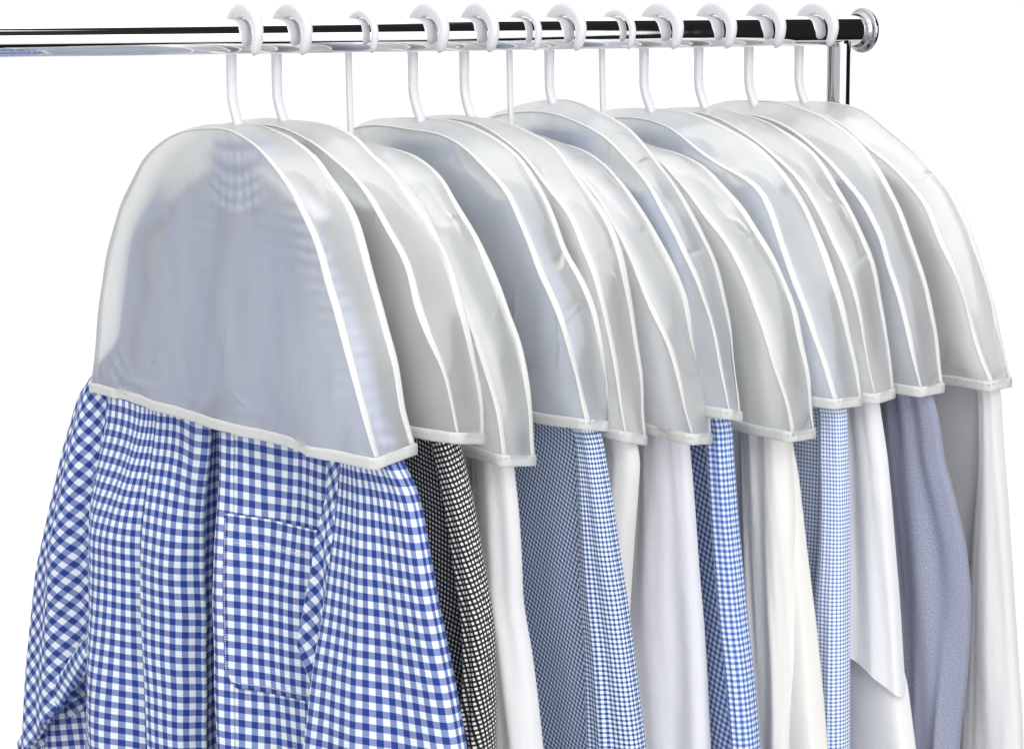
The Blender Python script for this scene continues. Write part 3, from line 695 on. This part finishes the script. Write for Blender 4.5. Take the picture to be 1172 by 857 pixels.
def shirt(i):
    C, Dw, Da = frame(i); mt = M_SHIRT[i]
    root = empty('shirt', C + Z * -.2, SHIRT_LABEL[i], 'shirt', 'shirts hanging on the rail')
    rows = right_sleeve_rows(i)
    ro = np.array(sorted(rows)); wc = lambda z: float(np.interp(z, ro[:, 0], ro[:, 2]))
    if i == 0:
        gingham_body(C, Dw, Da, mt, root)
    else:
        fn = wc
        if i == 7: fn = lambda z: float(np.interp(-z, (.2, .39, .42, .475, .533, .62, .69, .75, 1.0), (.2, .262, .281, .287, .297, .312, .323, .332, .37)))
        if i == 9: fn = lambda z: float(np.interp(-z, (.2, .39, .6, .72, .76, 1.0), (.2, .245, .275, .325, .335, .32)))
        br = body_rows(i, fn)
        tube('body', br, C, Dw, Da, mt, root, uvrot=BIAS[i], seed=i * 1.7, fold=.0030, nf=2.2, n=180, nrow=110, e=.45, slant=2.0)
    cutf = None
    if i == 9:
        rows = [r for r in rows if r[0] > -.75]
        cutf = lambda w: float(np.interp(w, (.22, .256, .289, .3165, .341, .36), (-.645, -.665, -.684, -.704, -.721, -.735)))
    fold = {1: .0025, 3: .0014, 6: .003, 10: .0045, 7: .0035, 0: .0022, 5: .004}.get(i, .0025)
    rot = {1: -14, 3: 0, 10: 12}.get(i, 0)
    sh = -.010 if i in (7, 9) else (-.004 if i else -.010)
    rows = [(r[0], r[1] + sh * sm((-r[0] - .40) / .1), r[2] - 1.5 * sh * sm((-r[0] - .40) / .1), *r[3:]) for r in rows]
    tube('sleeve', rows, C, Dw, Da, mt, root, e=.55 if i == 0 else .7, uvrot=rot, seed=i * 2.3 + 1, fold=fold, nf={10: 1.5, 5: .9, 1: 2, 3: 1.6, 0: 1.6}.get(i, 1.0), cut=cutf, slant=3.0)
    if i: tube('sleeve', left_sleeve_rows(i), C, Dw, Da, mt, root, uvrot=20, seed=i * 3.1, n=48, nrow=50)
    collar(i, mt, root)

def gingham_body(C, Dw, Da, mt, root):
    """front shirt: folded front with the placket gap, smooth back"""
    L = {  # z : nodes (w, a) along the front from the far left edge, then the back
     -.40: [(-.262, .012), (-.278, -.012), (-.270, -.027), (-.20, -.024), (-.172, -.016), (-.165, -.022), (-.12, -.018), (-.058, -.020), (-.055, -.014), (-.070, -.004), (-.075, .012), (-.02, .014), (.004, .004), (.006, -.012), (-.004, -.028), (.002, -.032), (.06, -.022), (.12, -.014), (.17, -.010), (.215, -.008), (.235, .004)],
     -.56: [(-.262, .006), (-.290, -.034), (-.284, -.050), (-.215, -.064), (-.158, -.036), (-.150, -.050), (-.10, -.046), (-.080, -.026), (-.076, -.018), (-.090, -.008), (-.098, .022), (-.02, .026), (.046, .018), (.054, -.020), (.038, -.056), (.046, -.062), (.09, -.040), (.125, -.025), (.17, -.012), (.22, -.008), (.245, .008)],
     -.78: [(-.265, .006), (-.300, -.038), (-.294, -.056), (-.222, -.074), (-.145, -.040), (-.132, -.056), (-.09, -.048), (-.076, -.026), (-.072, -.018), (-.090, -.008), (-.098, .022), (-.02, .028), (.058, .018), (.064, -.024), (.048, -.062), (.056, -.068), (.10, -.045), (.14, -.028), (.18, -.014), (.23, -.008), (.25, .010)],
     -1.05: [(-.265, .006), (-.305, -.040), (-.299, -.058), (-.228, -.076), (-.145, -.040), (-.132, -.056), (-.09, -.048), (-.073, -.026), (-.069, -.018), (-.090, -.008), (-.098, .022), (-.02, .028), (.060, .018), (.068, -.024), (.053, -.062), (.061, -.068), (.105, -.045), (.145, -.028), (.19, -.014), (.24, -.008), (.26, .010)]}
    keys = sorted(L, reverse=True)
    nf = 330
    assert len({len(v) for v in L.values()}) == 1
    tpar = even_params(L[-.56], nf)
    lev = {k: catmull_at(L[k], tpar) for k in keys}
    def section(z):
        if z >= keys[0]:
            base = lev[keys[0]].copy(); g = sm((z + .40) / .045)
            # towards the shoulder the front flattens and narrows
            hw = min((.045 + .15 * sm((-.118 - z) / .085) ** .8) if z > -.2 else .195 + .05 * sm((-z - .2) / .2), cover_right(0, z) - .016, -cover_left(0, z) - .014)
            sc_ = hw / .262 if z > -.2 else None
            w = base[:, 0]
            wn = (w + .01) / .262
            base[:, 0] = w * (1 - g) + (wn * hw - .0) * g if z > -.4 else w
            base[:, 0] = np.clip(base[:, 0], -hw if z > -.385 else -1, 1)
            ha = .008 + .010 * sm((-.12 - z) / .08)
            base[:, 1] = np.clip(base[:, 1] * (1 - g) + (-ha * .12 * (1 - np.abs(wn) ** 3)) * g, -.026 if z > -.38 else -1, .02)
            return base
        for a, b in zip(keys, keys[1:]):
            if b <= z <= a:
                t = (a - z) / (a - b); t = t * t * (3 - 2 * t)
                return lev[a] * (1 - t) + lev[b] * t
        return lev[keys[-1]]
    ref = section(-.6)
    arc = np.concatenate([[0], np.cumsum(np.linalg.norm(np.diff(ref, axis=0), axis=1))])
    nr = 200; P = []; UV = []; nb = 60
    for z in np.linspace(-.122, -1.05, nr):
        s = section(z); r = []
        g = sm((-z - .30) / .2)
        for j in range(nf):
            w, a = s[j]
            e = g * min(1, j / 12, (nf - 1 - j) / 12)
            amp = .0028 * e
            f = amp * (nz(w * 16 + 2.2 * z, z * 2.6, 1.0) + .55 * nz(w * 34, z * 9, 2.0)) + .0020 * e * math.sin(w * 58 + 3.2 * nz(w * 4, z * 3.4, 7.0) + z * 9)
            dw = .004 * e * nz(w * 12, z * 6, 5.0)
            if 90 < j < 250: dw += .0022 * g * nz(.3, z * 22, 3.0)
            p = C + (w + dw) * Dw + (a + f) * Da + z * Z
            r.append(p); UV.append((arc[j], z + .0022 * nz(w * 18, z * 5, 9)))
        w0, a0 = s[-1]; w1, a1 = s[0]
        bk = .016 + .016 * sm((-z - .40) / .12)
        for j in range(1, nb + 1):
            t = j / nb; w = w0 * (1 - t) + w1 * t
            e = math.sin(math.pi * t) ** .3
            a = (a0 * (1 - t) + a1 * t) * (1 - e) + e * (bk + .003 * g * nz(w * 14, z * 4, 12))
            r.append(C + w * Dw + a * Da + z * Z); UV.append((arc[-1] + abs(w0 - w), z))
        P.append(r)
    grid('body', P, mt, root, UV)
    fidx = lambda w, z, lo=150: None
    def on_front(arc_u, z, lift=.0012):
        s = section(z); j = float(np.interp(arc_u, arc, np.arange(nf))); k = int(min(nf - 2, j)); t = j - k
        w, a = s[k] * (1 - t) + s[k + 1] * t
        g = sm((-z - .30) / .2); e = g
        f = .0028 * e * (nz(w * 16 + 2.2 * z, z * 2.6, 1.0) + .55 * nz(w * 34, z * 9, 2.0)) + .0020 * e * math.sin(w * 58 + 3.2 * nz(w * 4, z * 3.4, 7.0) + z * 9)
        dw = .004 * e * nz(w * 12, z * 6, 5.0)
        t_ = section(z); d = t_[k + 1] - t_[k]; nrm = unit([d[1], -d[0]])
        return C + (w + dw + nrm[0] * lift) * Dw + (a + f + nrm[1] * lift) * Da + z * Z, (w, a)
    # chest pocket: a patch lying on the right front, rounded lower corners, with a folded top band
    kR = int(np.argmin(np.hypot(ref[:, 0] - .046, ref[:, 1] + .062)))
    k0 = int(np.argmin(np.abs(ref[kR:, 0] - .056))) + kR
    k1 = int(np.argmin(np.abs(ref[kR:, 0] - .165))) + kR
    u0, u1 = arc[k0], arc[k1]
    nu, nv = 50, 60; P = []; UV = []
    for v in np.linspace(0, 1, nv):
        r = []
        for u in np.linspace(0, 1, nu):
            au = u0 + (u1 - u0) * u
            corner = .022 * (max(0, (abs(u - .5) - .36) / .14) ** 2.2)
            zt, zb = -.478 - .000 * u, -.652 + corner
            z = zt + (zb - zt) * v
            edge = min(u, 1 - u, v * 1.2 + .0, 1 - v)
            p, _ = on_front(au, z, .0018 + .0007 * sm(edge * 12) if v > .02 else .0024)
            r.append(p); UV.append((au + .0020, z + .0044))
        P.append(r)
    pk = grid('pocket', P, mt, root, UV)
    # stitch lines: pocket band, sides and bottom
    def stitches(pts, mat, nm, par):
        V = []; Fa = []; cnt = 0
        seg = catmull(pts, max(12, int(len(pts) * 2.2)))
        for k in range(0, len(seg) - 1, 2):
            a, b = seg[k], seg[k] * .25 + seg[k + 1] * .75; t = unit(b - a); u = -Da; s = unit(np.cross(t, u))
            o = len(V)
            for p in (a, b):
                for q, h in ((-1, 0), (-1, 1), (1, 1), (1, 0)):
                    V.append(p + s * q * .00032 + u * h * .0007)
            Fa += [(o, o + 1, o + 5, o + 4), (o + 1, o + 2, o + 6, o + 5), (o + 2, o + 3, o + 7, o + 6), (o, o + 3, o + 2, o + 1), (o + 4, o + 5, o + 6, o + 7)]
        return mesh_obj(nm, V, Fa, mat, par, smooth=False)
    P = np.array(P)
    pts = [P[int(nv * .155)][c] - Da * .0009 for c in range(0, nu)]
    stitches(pts, THREAD_L, 'stitching', pk)
    rim = [P[v][1] for v in range(2, nv - 2)] + [P[nv - 3][c] for c in range(2, nu - 2)] + [P[v][nu - 2] for v in range(nv - 3, 2, -1)]
    stitches([p - Da * .0009 for p in rim], THREAD_L, 'stitching', pk)
    # placket edge tape on the overlapping front
    kp = kR
    V = []; UVs = []
    for z in np.linspace(-.40, -1.04, 120):
        r = []
        for q in np.linspace(-.004, .016, 9):
            p, _ = on_front(arc[kp] + q + .004, z, .0018); r.append(p); UVs.append((q + .05, z))
        V.append(r)
    grid('placket', V, mt, root, UVs)
    # far left sleeve, swung out, its end turned up in a diagonal fold over a darker under layer
    lz = (-.165, -.20, -.25, -.31, -.36, -.412, -.461, -.535, -.602, -.677, -.753, -.796, -.853, -.90)
    lw = (-.17, -.225, -.262, -.290, -.302, -.366, -.392, -.419, -.4335, -.463, -.481, -.491, -.500, -.504)
    rows = []
    for z, w in zip(lz, lw):
        if z > -.45: w = max(w, cover_left(0, max(z, -.38)) + .040 - 1.9 * max(0, -z - .414))
        inn = -.15 if z > -.23 else (-.22 if z > -.4 else -.245)
        hw = (inn - w) / 2; g = sm((-z - .38) / .3)
        rows.append((z, -.002 - .014 * g, (inn + w) / 2, max(hw, .014), .010 + .010 * g, .18 * g))
    cut = lambda w: float(np.interp(-w, (.20, .307, .388, .457, .50, .53), (-.632, -.706, -.770, -.828, -.864, -.888)))
    tube('sleeve', rows, C, Dw, Da, mt, root, uvrot=38, seed=.7, fold=.0045, nf=2, cut=cut, e=.75)
    rows2 = [(-.60, .006, -.320, .05, .006, .05), (-.68, .004, -.345, .078, .007, .10), (-.76, .002, -.375, .108, .007, .12), (-.86, .000, -.388, .122, .007, .12), (-1.0, .0, -.39, .125, .007, .12)]
    tube('cuff', rows2, C, Dw, Da, mt, root, uvrot=-12, seed=2.7, fold=.004, nf=2)
    # turned back band along the diagonal end
    Pp = []; UVs = []
    for t in np.linspace(0, 1, 50):
        w = -.505 + .245 * t; zc = cut(w) - .004; r = []
        for q in np.linspace(0, 1, 12):
            wid = .030 + .012 * t
            z = zc + .001 + wid * q + .004 * nz(t * 4, q * 2, 3)
            ww = w - .012 * q
            a = -.040 - .004 * math.sin(q * math.pi) + .016 * sm((t - .75) / .25)
            if q > .8: a += .006 * (q - .8) / .2
            r.append(C + ww * Dw + a * Da + z * Z); UVs.append(rot_uv(w * 1.0, zc * 1.0 + wid * q + .03, 48))
        Pp.append(r)
    grid('turned_cuff', Pp, mt, root, UVs)
    # folded under-arm cloth wedged between chest and near sleeve
    left = [(-.36, .176), (-.40, .180), (-.435, .190), (-.471, .186), (-.507, .182), (-.55, .168), (-.591, .155), (-.615, .175), (-.640, .206)]
    Pp = []; UVs = []
    lz2 = np.array([p[0] for p in left]); lw2 = np.array([p[1] for p in left])
    for z in np.linspace(-.36, -.640, 70):
        wl = float(np.interp(-z, -lz2, lw2)); wr_ = .238; r = []
        for q in np.linspace(0, 1, 22):
            w = wl + (wr_ - wl) * q
            g = sm((-z - .38) / .12)
            a = -.012 - .022 * g + .010 * (q - .2) * g + .004 * g * math.sin(q * 9 + z * 14)
            if q < .12: a += .010 * (1 - q / .12) ** 2 * g
            r.append(C + w * Dw + a * Da + z * Z); UVs.append(rot_uv(w, z, -42))
        Pp.append(r)
    grid('underarm_fold', Pp, mt, root, UVs)
for i in range(12): shirt(i)

# thin film and open cloth sheets get a real thickness
for o in sc.objects:
    if o.type == 'MESH' and o.name.split('.')[0] in ('turned_cuff', 'underarm_fold', 'pocket', 'placket'):
        md = o.modifiers.new('thickness', 'SOLIDIFY'); md.thickness = .0006; md.offset = 0
